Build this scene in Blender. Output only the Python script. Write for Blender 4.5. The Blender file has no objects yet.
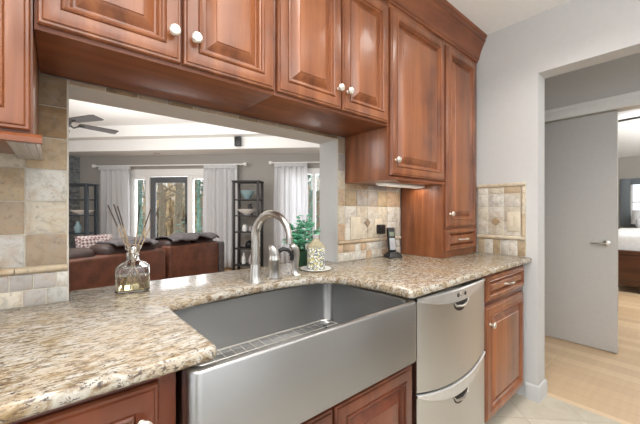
import bpy, bmesh, math, random
from mathutils import Vector, Matrix
random.seed(7)
SC = bpy.context.scene
COL = SC.collection
PI = math.pi
R = math.radians

# ------------------------------------------------------------------ camera, world, lights, exposure
cam_d = bpy.data.cameras.new('camera'); cam = bpy.data.objects.new('camera', cam_d); COL.objects.link(cam)
cam.location = (0, -1.335, 1.2082)
cam.rotation_euler = (R(90), 0, R(-39.93))
cam_d.sensor_width = 36; cam_d.lens = 313.5 / 640 * 36
cam_d.shift_y = -0.34 / 640
cam_d.clip_start = 0.02
SC.camera = cam

W = bpy.data.worlds.new('sky'); SC.world = W; W.use_nodes = True
bg = W.node_tree.nodes['Background']; bg.inputs[0].default_value = (0.86, 0.92, 1.0, 1); bg.inputs[1].default_value = 1.7

def area(name, loc, rot, sx, sy, power, col=(1, 1, 1), spread=180):
    l = bpy.data.lights.new(name, 'AREA'); l.shape = 'RECTANGLE'; l.size = sx; l.size_y = sy
    l.energy = power; l.color = col; l.spread = R(spread)
    o = bpy.data.objects.new(name, l); COL.objects.link(o); o.location = loc; o.rotation_euler = rot
    return o
K = math.sqrt(.5)
def LV(a, q, z=0.0):            # the living room stands at 45 degrees to the kitchen
    return Vector((K * (a + q), K * (q - a), z))
LROT = -PI / 4
# added fill lamps for the kitchen, daylight from the windows behind the camera
area('kitchen_overhead_fill', (0.3, -2.0, 2.44), (0, 0, 0), 2.6, 1.4, 22, (1, .98, .95))  # unseen area lamp added to light the kitchen from above
for i_, x_ in enumerate((-.5, .6, 1.7)): area('counter_fill', (x_, -.92, 2.455), (0, 0, 0), .34, .34, 7, (1, .97, .93), 130)  # three added fill lamps that brighten the sink bowl and door bevels
area('kitchen_window_light', (-2.1, -2.0, 1.55), (R(90), 0, R(-90)), 2.2, 1.3, 9, (.96, .98, 1))
area('breakfast_window_light', (0.2, -3.55, 1.75), (R(90), 0, 0), 2.6, .9, 9, (.97, .98, 1))
area('kitchen_ceiling_fill', (0.2, -2.3, 1.75), (R(180), 0, 0), 1.6, 1.0, 54, (1, 1, 1))  # unseen upward fill, added to whiten the kitchen ceiling
# living room: daylight through the french door and window, added fill for the rest
area('door_daylight', LV(-2.95, 5.75, 1.15), (R(-90), 0, LROT), 1.8, 2.0, 60, (.97, .98, 1))
area('window_daylight', LV(0.3, 5.75, 1.2), (R(-90), 0, LROT), 1.3, 1.8, 40, (.97, .98, 1))
area('living_ceiling_fill', LV(-1.8, 3.1, 1.9), (R(180), 0, LROT), 3.2, 2.2, 46, (1, .99, .97))  # added lamp floating mid-room, facing up to brighten the ceiling
area('living_wall_fill', LV(-1.2, 1.5, 2.3), (R(60), 0, LROT), 2.6, .8, 56, (1, .99, .97))  # added fill aimed at the far living room wall
area('living_side_fill', (-4.0, 1.9, 1.5), (R(90), 0, R(-90)), 2.6, 1.6, 85, (.98, .99, 1))  # added fill for the opening's jamb, this wall has no window
area('hall_fill', (3.05, -2.6, 2.2), (R(50), 0, R(-10)),   .8, .8, 9, (1, .97, .93))  # unseen fill added to light the hall at an angle
area('bedroom_ceiling_fill', (6.8, -2.2, 1.7), (R(180), 0, 0), 2.0, 1.6, 110, (1, .99, .98))  # added upward fill that brightens the bedroom ceiling
area('bedroom_light', (5.2, -2.4, 2.3), (R(60), 0, R(-80)), 1.2, 1.2, 60, (1, .99, .98))
area('under_cabinet_lamp', (1.635, -.17, 1.358), (0, 0, 0), .4, .1, 1.2, (1, .9, .78))

vs = SC.view_settings
vs.view_transform = 'Standard'; vs.look = 'None'; vs.gamma = 1; vs.use_curve_mapping = False
vs.exposure = -0.08

# ------------------------------------------------------------------ materials
def lin(r, g, b):
    f = lambda c: (c / 255 / 12.92) if c / 255 <= .04045 else ((c / 255 + .055) / 1.055) ** 2.4
    return (f(r), f(g), f(b), 1)
class NM:
    def __init__(s, name):
        s.m = bpy.data.materials.new(name); s.m.use_nodes = True
        s.t = s.m.node_tree; s.p = s.t.nodes['Principled BSDF']; s.out = s.t.nodes['Material Output']
    def n(s, t, **k):
        x = s.t.nodes.new(t)
        for a, b in k.items(): setattr(x, a, b)
        return x
    def l(s, a, b): s.t.links.new(a, b)
    def coords(s, scale=(1, 1, 1), rot=(0, 0, 0), kind='Object'):
        c = s.n('ShaderNodeTexCoord'); mp = s.n('ShaderNodeMapping')
        mp.inputs['Scale'].default_value = scale; mp.inputs['Rotation'].default_value = rot
        s.l(c.outputs[kind], mp.inputs[0]); return mp.outputs[0]
    def noise(s, vec, scale, detail=3, rough=.55, dist=0):
        x = s.n('ShaderNodeTexNoise'); x.inputs['Scale'].default_value = scale; x.inputs['Detail'].default_value = detail
        x.inputs['Roughness'].default_value = rough; x.inputs['Distortion'].default_value = dist
        s.l(vec, x.inputs['Vector']); return x.outputs[0]
    def ramp(s, fac, stops):
        x = s.n('ShaderNodeValToRGB'); e = x.color_ramp.elements
        while len(e) < len(stops): e.new(.5)
        for el, (p, c) in zip(e, stops): el.position = p; el.color = c if len(c) == 4 else (*c, 1)
        s.l(fac, x.inputs[0]); return x.outputs[0]
    def mix(s, fac, a, b, mode='MIX'):
        x = s.n('ShaderNodeMix', data_type='RGBA', blend_type=mode)
        for v, i in ((fac, 0), (a, 6), (b, 7)):
            if hasattr(v, 'node'): s.l(v, x.inputs[i])
            else: x.inputs[i].default_value = v
        return x.outputs[2]
    def bump(s, h, strength=.2, dist=.002):
        x = s.n('ShaderNodeBump'); x.inputs['Strength'].default_value = strength; x.inputs['Distance'].default_value = dist
        s.l(h, x.inputs['Height']); s.l(x.outputs[0], s.p.inputs['Normal'])
    def set(s, **k):
        for a, v in k.items():
            i = s.p.inputs[a.replace('_', ' ')]
            if hasattr(v, 'node'): s.l(v, i)
            else: i.default_value = v
        return s.m
def flat(name, rgb, rough=.5, metal=0, noise=.04, nscale=30, **k):
    q = NM(name); c = lin(*rgb)
    f = q.noise(q.coords(), nscale, 3)
    d = tuple(max(0, x * (1 - noise)) for x in c[:3]); e = tuple(min(1, x * (1 + noise)) for x in c[:3])
    return q.set(Base_Color=q.ramp(f, [(.35, d), (.65, e)]), Roughness=rough, Metallic=metal, **k)
M = {}
def wood(name, dark, mid, light, axis='z', rough=.28, coat=.35):
    q = NM(name)
    sc = {'z': (14, 14, 1.1), 'x': (1.1, 14, 14), 'y': (14, 1.1, 14)}[axis]
    f = q.noise(q.coords(sc), 1.0, 6, .6, .6)
    f2 = q.noise(q.coords((3, 3, 3)), 1.2, 3)
    c = q.ramp(f, [(.25, lin(*dark)), (.5, lin(*mid)), (.75, lin(*light))])
    c2 = q.mix(q.ramp(f2, [(.35, (0, 0, 0)), (.75, (.6, .6, .6))]), c, lin(*light))
    fine = q.noise(q.coords(tuple(x * 8 for x in sc)), 1.0, 3)
    q.bump(fine, .03, .001)
    return q.set(Base_Color=c2, Roughness=rough, Coat_Weight=coat, Coat_Roughness=.12)
M['cherry'] = wood('cherry wood', (60, 28, 13), (116, 64, 36), (162, 100, 61), rough=.34)
M['cherry_x'] = wood('cherry wood lengthwise', (68, 33, 17), (112, 61, 35), (148, 88, 54), 'x', .42, .08)
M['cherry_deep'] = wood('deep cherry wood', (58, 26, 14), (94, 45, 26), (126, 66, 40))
M['wall'] = flat('light grey wall paint', (200, 200, 199), .7, noise=.012)
M['greige'] = flat('warm grey wall paint', (160, 156, 150), .75, noise=.012)
M['white'] = flat('white trim paint', (236, 236, 234), .45, noise=.015)
M['ceil'] = flat('white ceiling paint', (242, 242, 240), .85, noise=.01)
M['door'] = flat('light grey door paint', (200, 198, 195), .5, noise=.015)
M['nickel'] = flat('brushed nickel', (196, 192, 186), .28, 1)
M['satin'] = flat('satin nickel knob', (222, 216, 206), .3, .85)
M['strip'] = flat('pale silver trim', (214, 214, 214), .32, .8)
M['doorgrey'] = flat('dark grey door paint', (92, 95, 99), .5)
M['black'] = flat('black plastic', (24, 24, 25), .4)
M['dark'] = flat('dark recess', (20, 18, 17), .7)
M['blackmetal'] = flat('black painted metal', (38, 34, 32), .45, .2)
M['bluemetal'] = flat('blue grey painted metal', (62, 70, 78), .5, .2)
M['grout'] = flat('light grout', (205, 198, 184), .85, nscale=90)
M['tan'] = flat('tan plastic plate', (208, 197, 176), .45)
M['silverpaint'] = flat('silver grey enamel', (186, 180, 178), .3, .3)
M['keypad'] = flat('silver keypad', (176, 182, 188), .4, .3)
M['screen'] = flat('green grey display', (120, 130, 112), .2)
M['leather'] = flat('brown leather', (100, 60, 44), .4, noise=.28, nscale=9)
M['leather_dk'] = flat('dark brown leather', (58, 40, 36), .45, noise=.3, nscale=12)
M['greyfab'] = flat('charcoal fabric', (88, 83, 84), .9, noise=.4, nscale=40)
M['armgrey'] = flat('grey brown leather arm', (84, 78, 78), .55, noise=.2)
M['porcelain'] = flat('white glazed ceramic', (238, 238, 236), .15, noise=.01)
M['linen'] = flat('white linen', (226, 228, 230), .9, noise=.05, nscale=20)
M['slate_frame'] = flat('slate grey frame paint', (108, 116, 122), .6)
M['walnut'] = wood('dark walnut wood', (46, 24, 14), (76, 42, 24), (96, 56, 34), 'y')
M['fan'] = flat('dark fan blade wood', (34, 27, 25), .6, noise=.2)
M['stone'] = flat('blue grey stacked stone', (140, 146, 150), .9, noise=.3, nscale=14)
M['leaf'] = flat('green leaves', (112, 188, 152), .45, noise=.45, nscale=25)
M['stem'] = flat('plant stem', (60, 100, 60), .6)
M['pot'] = flat('dark green pot', (34, 72, 52), .35)
M['bark'] = flat('tree bark', (150, 136, 116), .9, noise=.3)
M['brush'] = flat('winter underbrush', (206, 186, 150), .95, noise=.4, nscale=3)
M['conifer'] = flat('blue green needles', (130, 164, 150), .9, noise=.4, nscale=4)
M['ground'] = flat('leaf litter ground', (196, 176, 144), .95, noise=.3, nscale=2)
M['shoulder'] = flat('putty glaze', (170, 160, 132), .35, noise=.25, nscale=120)

def granite():
    q = NM('cream and brown speckled granite')
    v = q.coords((1, 1, 1), (0, 0, R(35)))
    vs_ = q.coords((1, 2.3, 1.6), (0, 0, R(35)))
    a = q.noise(vs_, 30, 4, .66, .7)
    base = q.ramp(a, [(.30, lin(92, 74, 54)), (.40, lin(142, 124, 98)), (.5, lin(172, 163, 147)), (.62, lin(192, 188, 179)), (.76, lin(140, 136, 131))])
    g = q.noise(v, 8, 3)
    base = q.mix(q.ramp(g, [(.44, (0, 0, 0)), (.68, (.55, .55, .55))]), base, lin(168, 140, 98))
    d = q.noise(vs_, 46, 4, .72, .6)
    base = q.mix(q.ramp(d, [(.54, (0, 0, 0)), (.60, (.8, .8, .8))]), base, lin(100, 80, 62))
    d2 = q.noise(vs_, 85, 3, .65, .4)
    base = q.mix(q.ramp(d2, [(.575, (0, 0, 0)), (.63, (.9, .9, .9))]), base, lin(72, 62, 56))
    return q.set(Base_Color=base, Roughness=.24, Coat_Weight=.15, Coat_Roughness=.08)
M['granite'] = granite()
def steel(name, axis, col=(164, 164, 163), rough=.36):
    q = NM(name)
    sc = {'x': (6, 180, 180), 'z': (180, 180, 6)}[axis]
    f = q.noise(q.coords(sc), 1.0, 2)
    rr = q.ramp(f, [(.2, (rough - .03,) * 3), (.8, (rough + .05,) * 3)])
    tg = q.n('ShaderNodeTangent', direction_type='RADIAL', axis='Z'); q.l(tg.outputs[0], q.p.inputs['Tangent'])
    return q.set(Base_Color=lin(*col), Metallic=1.0, Roughness=rr, Anisotropic=.75, Anisotropic_Rotation=.25)
M['steel'] = steel('brushed stainless steel', 'x')
M['steel_v'] = steel('brushed stainless steel drawer', 'z', (206, 206, 205), .34)
def tile_mat():
    q = NM('tumbled travertine')
    at = q.n('ShaderNodeAttribute', attribute_name='tile_colour')
    v = q.coords()
    a = q.noise(v, 22, 5, .65, .8); b = q.noise(v, 70, 4, .65)
    c = q.mix(1.0, at.outputs['Color'], q.ramp(a, [(.28, (.62, .60, .58)), (.5, (.96, .96, .96)), (.74, (1.0, 1.0, 1.0))]), 'MULTIPLY')
    e = q.noise(v, 11, 4, .6, 1.2)
    c = q.mix(q.ramp(e, [(.5, (0, 0, 0)), (.66, (.45, .45, .45))]), c, lin(172, 142, 106))
    c = q.mix(q.ramp(q.noise(v, 16, 4, .6, 1.5), [(.54, (0, 0, 0)), (.68, (.5, .5, .5))]), c, lin(150, 146, 140))
    c = q.mix(q.ramp(b, [(.58, (0, 0, 0)), (.68, (.5, .5, .5))]), c, lin(120, 104, 84))
    q.bump(b, .25, .0015)
    return q.set(Base_Color=c, Roughness=.55)
M['tile'] = tile_mat()
def plank(name, cols, rot, length=1.1, width=.085, rough=.35):
    q = NM(name)
    v = q.coords((1, 1, 1), (0, 0, rot))
    b = q.n('ShaderNodeTexBrick'); q.l(v, b.inputs['Vector'])
    b.inputs['Color1'].default_value = lin(*cols[0]); b.inputs['Color2'].default_value = lin(*cols[1]); b.inputs['Mortar'].default_value = lin(*cols[2])
    b.inputs['Scale'].default_value = 1; b.inputs['Mortar Size'].default_value = .0012; b.inputs['Brick Width'].default_value = length; b.inputs['Row Height'].default_value = width
    g = q.noise(q.coords((2, 40, 1), (0, 0, rot)), 1, 4)
    return q.set(Base_Color=q.mix(.12, b.outputs[0], q.ramp(g, [(.3, lin(*cols[2])), (.7, lin(*cols[0]))]), 'MIX'), Roughness=rough)
M['oak'] = plank('pale oak planks', ((232, 208, 174), (206, 174, 136), (176, 142, 106)), R(90), 1.2, .12)
M['oak_lr'] = plank('oak planks', ((190, 150, 108), (170, 130, 92), (130, 96, 66)), R(45))
def floortile():
    q = NM('beige diagonal floor tiles')
    v = q.coords((1, 1, 1), (0, 0, R(45)))
    b = q.n('ShaderNodeTexBrick', offset=0.0); q.l(v, b.inputs['Vector'])
    b.inputs['Color1'].default_value = lin(208, 200, 186); b.inputs['Color2'].default_value = lin(194, 186, 170); b.inputs['Mortar'].default_value = lin(178, 168, 148)
    b.inputs['Scale'].default_value = 1; b.inputs['Mortar Size'].default_value = .004; b.inputs['Brick Width'].default_value = .33; b.inputs['Row Height'].default_value = .33
    g = q.noise(q.coords(), 6, 5, .6, 1)
    return q.set(Base_Color=q.mix(.35, b.outputs[0], q.ramp(g, [(.3, lin(176, 160, 132)), (.7, lin(226, 216, 198))])), Roughness=.4)
M['floortile'] = floortile()
def thin_glass():
    q = NM('window glass')
    tr = q.n('ShaderNodeBsdfTransparent'); gl = q.n('ShaderNodeBsdfGlossy'); gl.inputs['Roughness'].default_value = .02
    fr = q.n('ShaderNodeFresnel'); fr.inputs[0].default_value = 1.45
    mx = q.n('ShaderNodeMixShader'); q.l(fr.outputs[0], mx.inputs[0]); q.l(tr.outputs[0], mx.inputs[1]); q.l(gl.outputs[0], mx.inputs[2])
    q.l(mx.outputs[0], q.out.inputs[0]); return q.m
M['pane'] = thin_glass()
def bottle_glass(name, col, rough=.02):
    q = NM(name); return q.set(Base_Color=col, Roughness=rough, Transmission_Weight=1.0, IOR=1.46)
M['glass'] = bottle_glass('clear bottle glass', (.97, .98, .97, 1))
M['oil'] = bottle_glass('amber fragrance oil', (.94, .82, .50, 1))
def sheer():
    q = NM('sheer white curtain fabric')
    d = q.n('ShaderNodeBsdfDiffuse'); t = q.n('ShaderNodeBsdfTranslucent'); x = q.n('ShaderNodeBsdfTransparent')
    d.inputs[0].default_value = (.86, .86, .87, 1); t.inputs[0].default_value = (.82, .83, .85, 1)
    m1 = q.n('ShaderNodeMixShader'); m1.inputs[0].default_value = .4; q.l(d.outputs[0], m1.inputs[1]); q.l(t.outputs[0], m1.inputs[2])
    m2 = q.n('ShaderNodeMixShader'); m2.inputs[0].default_value = .1; q.l(m1.outputs[0], m2.inputs[1]); q.l(x.outputs[0], m2.inputs[2])
    q.l(m2.outputs[0], q.out.inputs[0]); return q.m
M['sheer'] = sheer()
def label_mat():
    q = NM('blue and yellow floral pattern')
    v = q.n('ShaderNodeTexVoronoi'); q.l(q.coords((1, 1, 1)), v.inputs['Vector']); v.inputs['Scale'].default_value = 130
    w = q.n('ShaderNodeTexVoronoi', feature='DISTANCE_TO_EDGE'); q.l(q.coords((1, 1, 1)), w.inputs['Vector']); w.inputs['Scale'].default_value = 75
    c = q.ramp(v.outputs['Color'], [(.0, lin(232, 230, 214)), (.45, lin(232, 230, 214)), (.5, lin(196, 186, 90)), (.66, lin(212, 200, 120)), (.7, lin(104, 112, 130)), (1, lin(130, 136, 146))])
    c = q.mix(q.ramp(w.outputs[0], [(.05, (1, 1, 1)), (.09, (0, 0, 0))]), c, lin(112, 118, 126))
    return q.set(Base_Color=c, Roughness=.35)
M['pattern'] = label_mat()
def checks():
    q = NM('maroon and cream woven pattern')
    k = q.n('ShaderNodeTexChecker'); q.l(q.coords((1, 1, 1), (0, R(45), R(10))), k.inputs['Vector']); k.inputs['Scale'].default_value = 42
    k.inputs['Color1'].default_value = lin(110, 82, 82); k.inputs['Color2'].default_value = lin(178, 168, 164)
    return q.set(Base_Color=k.outputs[0], Roughness=.9)
M['checks'] = checks()

# ------------------------------------------------------------------ mesh helpers
class MB:
    def __init__(s): s.bm = bmesh.new()
    def face(s, vs):
        try: return s.bm.faces.new(vs)
        except ValueError: return None
    def box(s, x0, x1, y0, y1, z0, z1, bev=0, seg=2, mat=None):
        x0, x1 = sorted((x0, x1)); y0, y1 = sorted((y0, y1)); z0, z1 = sorted((z0, z1))
        v = [s.bm.verts.new(p) for p in ((x0, y0, z0), (x1, y0, z0), (x1, y1, z0), (x0, y1, z0), (x0, y0, z1), (x1, y0, z1), (x1, y1, z1), (x0, y1, z1))]
        fs = [s.face([v[i] for i in f]) for f in ((3, 2, 1, 0), (4, 5, 6, 7), (0, 1, 5, 4), (1, 2, 6, 5), (2, 3, 7, 6), (3, 0, 4, 7))]
        if bev:
            es = list({e for f in fs for e in f.edges})
            r = bmesh.ops.bevel(s.bm, geom=es, offset=bev, segments=seg, affect='EDGES', profile=.5, clamp_overlap=True)
            v = list({x for f in r['faces'] for x in f.verts})
        if mat is not None: bmesh.ops.transform(s.bm, matrix=mat, verts=[x for x in v if x.is_valid])
        return v
    def loft(s, rings, cap0=True, cap1=True, closed=True):
        rv = [[s.bm.verts.new(p) for p in r] for r in rings]
        n = len(rv[0])
        for a, b in zip(rv, rv[1:]):
            for i in range(n if closed else n - 1):
                j = (i + 1) % n
                s.face([a[i], a[j], b[j], b[i]])
        if cap0: s.face(list(reversed(rv[0])))
        if cap1: s.face(rv[-1])
        return rv
    def lathe(s, prof, c=(0, 0, 0), n=24, axis='z', cap=True):
        rings = []
        for r, h in prof:
            ring = []
            for i in range(n):
                a = 2 * PI * i / n
                p = (r * math.cos(a), r * math.sin(a), h)
                if axis == '-y': p = (p[0], -h, p[1])
                if axis == 'x': p = (h, p[0], p[1])
                ring.append((p[0] + c[0], p[1] + c[1], p[2] + c[2]))
            rings.append(ring)
        s.loft(rings, cap, cap)
    def tube(s, pts, r, n=10, cap=True):
        pts = [Vector(p) for p in pts]; rs = r if isinstance(r, (list, tuple)) else [r] * len(pts)
        rings = []; up = None
        for i, p in enumerate(pts):
            d = (pts[min(i + 1, len(pts) - 1)] - pts[max(i - 1, 0)]).normalized()
            if up is None: up = Vector((0, 0, 1)) if abs(d.z) < .9 else Vector((1, 0, 0))
            a = d.cross(up).normalized(); b = a.cross(d).normalized(); up = b
            rings.append([p + (a * math.cos(2 * PI * k / n) + b * math.sin(2 * PI * k / n)) * rs[i] for k in range(n)])
        s.loft(rings, cap, cap)
    def prism(s, poly, z0, z1):
        s.loft([[(x, y, z0) for x, y in poly], [(x, y, z1) for x, y in poly]])
    def extrude_x(s, prof, x0, x1):       # prof: (y,z) list
        s.loft([[(x0, y, z) for y, z in prof], [(x1, y, z) for y, z in prof]])
    def build(s, name, mat, parent=None, loc=None, rotz=0, angle=35, fix=True):
        me = bpy.data.meshes.new(name)
        if fix: bmesh.ops.recalc_face_normals(s.bm, faces=s.bm.faces)
        s.bm.to_mesh(me); s.bm.free()
        for m in (mat if isinstance(mat, list) else [mat]): me.materials.append(m)
        me.polygons.foreach_set('use_smooth', [True] * len(me.polygons))
        me.set_sharp_from_angle(angle=R(angle))
        o = bpy.data.objects.new(name, me); COL.objects.link(o)
        if parent: o.parent = parent
        if loc is not None: o.location = loc
        o.rotation_euler.z = rotz
        return o
def tag(o, label, cat, group=None):
    o['label'] = label; o['category'] = cat
    if group: o['group'] = group
    return o
def thing(name, label, cat, loc=(0, 0, 0), rotz=0, group=None):
    o = bpy.data.objects.new(name, None); COL.objects.link(o); o.location = loc; o.rotation_euler.z = rotz
    o.empty_display_size = .05
    return tag(o, label, cat, group)
def struct(o): o['kind'] = 'structure'; return o
def sbox(name, mat, *b, parent=None):
    m = MB()
    for k in b: m.box(*k)
    o = m.build(name, M[mat], parent)
    if not parent: struct(o)
    return o
def copy_tree(o, parent=None):
    c = o.copy(); COL.objects.link(c)
    if parent: c.parent = parent
    for ch in list(o.children): copy_tree(ch, c)
    return c
def rrect(w, d, r, n=5, cx=0, cy=0):
    pts = []
    for sx, sy, a0 in ((1, 1, 0), (-1, 1, 90), (-1, -1, 180), (1, -1, 270)):
        for k in range(n + 1):
            a = R(a0 + 90 * k / n)
            pts.append((cx + sx * (w / 2 - r) + r * math.cos(a), cy + sy * (d / 2 - r) + r * math.sin(a)))
    return pts

# ------------------------------------------------------------------ kitchen shell
XL, XR = .0287, 1.244           # opening in the sink wall
WT = .155
CEIL = 2.465
struct(sbox('floor', 'floortile', (-2.2, 2.47, -3.6, 0, -.05, 0)))
sbox('ceiling', 'ceil', (-2.2, 2.475, -3.6, 0, CEIL, CEIL + .06))
sbox('wall_back', 'wall', (-4.0, XL, 0, WT, 0, CEIL + .4), (XR, 2.475, 0, WT, 0, CEIL + .4),
     (XL, XR, 0, WT, 1.627, CEIL + .4), (XL, XR, 0, WT, 0, .88))
sbox('wall_right', 'wall', (2.34, 2.475, -.697, 0, 0, CEIL + .4), (2.34, 2.475, -2.3, -.697, 2.09, CEIL + .4), (2.34, 2.475, -3.6, -2.3, 0, CEIL + .4))
sbox('wall_left', 'wall', (-2.3, -2.2, -3.6, 0, 0, .9), (-2.3, -2.2, -3.6, 0, 2.25, CEIL), (-2.3, -2.2, -3.6, -3.15, .9, 2.25), (-2.3, -2.2, -.85, 0, .9, 2.25))
sbox('wall_front', 'wall', (-2.3, 2.475, -3.7, -3.6, 0, .7), (-2.3, 2.475, -3.7, -3.6, 2.3, CEIL), (-2.3, -1.25, -3.7, -3.6, .7, 2.3), (1.65, 2.475, -3.7, -3.6, .7, 2.3))
# baseboard that wraps the wall end by the doorway
m = MB()
prof = [(0, 0), (.013, 0), (.013, .082), (.009, .094), (.004, .1), (0, .1)]
path = [((2.34, -.63), (-1, 0)), ((2.34, -.697), (-1, -1)), ((2.475, -.697), (1, -1)), ((2.475, -.1), (1, 0))]
m.loft([[(p[0] + d * n[0], p[1] + d * n[1], z) for d, z in prof] for p, n in path])
struct(m.build('baseboard_right', M['wall'], angle=25))

# ------------------------------------------------------------------ hall and bedroom beyond the doorway
sbox('floor_hall', 'oak', (2.47, 9.7, -3.6, 1.2, -.05, 0))
DX = 3.6
sbox('wall_hall', 'door', (DX, DX + .12, -3.6, -1.66, 0, 3.3), (DX, DX + .12, -.13, 1.2, 0, 3.3), (DX, DX + .12, -1.66, -.13, 2.07, 3.3))
sbox('wall_hall_end', 'wall', (2.475, 3.6, .8, .92, 0, 3.0)); sbox('ceiling_hall', 'ceil', (2.475, 3.6, -3.6, .92, 2.9, 2.96))
m = MB()
m.box(DX - .022, DX, -1.78, -.01, 2.07, 2.172, .006); m.box(DX - .022, DX, -.12, -.01, 0, 2.07, .006); m.box(DX - .022, DX, -1.78, -1.67, 0, 2.07, .006)
m.box(DX - .028, DX, -1.79, 0, 2.15, 2.178, .004)
struct(m.build('trim_1', M['white']))
# left leaf of the double door, closed
t = thing('panel_door', 'plain light grey door leaf with a lever handle beyond the kitchen doorway', 'door', (DX + .03, -.135, .008))
m = MB(); m.box(0, .04, -.782, 0, 0, 2.056, .002); slab = m.build('door_leaf', M['door'], t)
h = MB(); h.lathe([(.0, 0), (.027, 0), (.027, .006), (.02, .009), (.009, .01), (.009, .045), (.0, .047)], n=20)
for v in h.bm.verts: v.co = Vector((-v.co.z, v.co.x - .715, v.co.y + .925))
h.tube([(-.042, -.715, .925), (-.044, -.68, .926), (-.043, -.64, .925), (-.04, -.612, .922)], [.009, .008, .007, .006], 10)
h.build('lever_handle', M['nickel'], t)
# bedroom
sbox('wall_bedroom', 'greige', (9.6, 9.72, -3.6, 1.2, 0, .97), (9.6, 9.72, -3.6, 1.2, 1.86, 2.41), (9.6, 9.72, -.40, 1.2, .97, 1.86), (9.6, 9.72, -3.6, -1.30, .97, 1.86))
m = MB(); m.loft([[(3.72, -3.6, 3.3), (9.6, -3.6, 2.41), (9.6, -3.6, 2.5), (3.72, -3.6, 3.4)], [(3.72, 1.2, 3.3), (9.6, 1.2, 2.41), (9.6, 1.2, 2.5), (3.72, 1.2, 3.4)]])
struct(m.build('ceiling_bedroom', M['ceil']))
sbox('wall_bedroom_side', 'greige', (3.72, 9.72, 1.2, 1.3, 0, 3.3), (2.475, 9.72, -3.7, -3.6, 0, 3.3))
m = MB()
m.box(9.55, 9.6, -.44, -.28, .9, 1.93, .006); m.box(9.55, 9.6, -1.42, -1.26, .9, 1.93, .006); m.box(9.55, 9.6, -1.26, -.44, 1.80, 1.93, .006); m.box(9.55, 9.6, -1.26, -.44, .9, 1.02, .006)
wf = struct(m.build('window_1', M['slate_frame']))
m = MB(); m.box(9.61, 9.64, -.47, -.40, .97, 1.86); m.box(9.61, 9.64, -1.30, -1.23, .97, 1.86); m.box(9.61, 9.64, -1.23, -.47, .97, 1.03); m.box(9.61, 9.64, -1.23, -.47, 1.80, 1.86); m.box(9.61, 9.64, -1.23, -.47, 1.4, 1.43)
m.build('sash', M['white'], wf)
m = MB(); m.box(9.622, 9.628, -1.23, -.47, 1.03, 1.80); m.build('pane', M['pane'], wf)
t = thing('bed', 'bed with rumpled white bedding and dark wood footboard seen past the grey door', 'bed', (6.5, -1.45, 0))
m = MB(); m.box(0, .05, -1.05, 1.05, .1, .60, .008); m.box(-.012, 0, -.95, .9, .2, .54, .004); m.box(-.02, .07, -1.08, 1.08, .58, .63, .01)
m.build('footboard', M['walnut'], t)
for y in (-1.05, .95, ): 
    m = MB(); m.box(-.01, .06, y, y + .09, 0, .66, .008); m.build('bed_post', M['walnut'], t)
m = MB(); m.box(.05, 2.2, -1.0, 1.0, .22, .34, .01); m.build('bed_rail', M['walnut'], t)
m = MB(); m.box(.07, 2.2, -.98, .98, .34, .80, .07, 4); m.build('mattress', M['linen'], t)
m = MB(); m.box(.06, 1.7, -1.03, 1.03, .56, .90, .08, 4)
bmesh.ops.subdivide_edges(m.bm, edges=m.bm.edges[:], cuts=3, use_grid_fill=True)
for v in m.bm.verts: v.co.z += .02 * math.sin(v.co.x * 9 + v.co.y * 5) + .02 * math.sin(v.co.y * 13 - v.co.x * 4)
m.build('duvet', M['linen'], t, angle=80)
for i, y in enumerate((-.5, .45)):
    m = MB(); m.box(1.75, 2.1, y - .38, y + .38, .86, 1.12, .1, 4)
    tag(m.build('pillow', M['linen'], None, (6.5, -1.45, 0)), ['white pillow at the head of the bed, right one', 'white pillow at the head of the bed, left one'][i], 'pillow')
t = thing('table_lamp', 'white shaded table lamp in front of the bedroom window', 'lamp', (9.25, -.62, 0))
m = MB(); m.lathe([(0, .62), (.07, .62), (.07, .63), (.02, .65), (.03, .8), (.012, .92), (.012, .98), (0, .98)], n=16); m.build('lamp_base', M['porcelain'], t)
m = MB(); m.lathe([(.15, .95), (.12, 1.24), (.117, 1.24), (.147, .95)], n=20, cap=False); m.build('lamp_shade', M['linen'], t)
t = thing('nightstand', 'dark wood nightstand under the bedroom lamp', 'nightstand', (9.25, -.62, 0))
m = MB(); m.box(-.22, .22, -.26, .26, .08, .60, .006); m.box(-.24, .24, -.28, .28, .59, .62, .004); m.build('case', M['walnut'], t)
m = MB(); m.box(-.232, -.22, -.23, .23, .36, .56, .004); m.box(-.232, -.22, -.23, .23, .12, .33, .004); m.build('drawer_front', M['walnut'], t)
t = thing('ceiling_fan', 'dark ceiling fan blade glimpsed high in the bedroom beyond', 'ceiling fan', (6.9, -1.05, 2.67))
m = MB(); m.tube([(0, 0, .08), (0, 0, .20)], .015); m.build('downrod', M['fan'], t)
m = MB(); m.lathe([(0, -.06), (.09, -.04), (.11, .02), (.06, .08), (0, .08)], n=18); m.build('motor', M['fan'], t)
for k in range(4):
    m = MB(); m.box(.1, .55, -.06, .06, 0, .01, .003, mat=Matrix.Rotation(R(82 + 90 * k), 4, 'Z')); m.build('blade', M['fan'], t)

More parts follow.
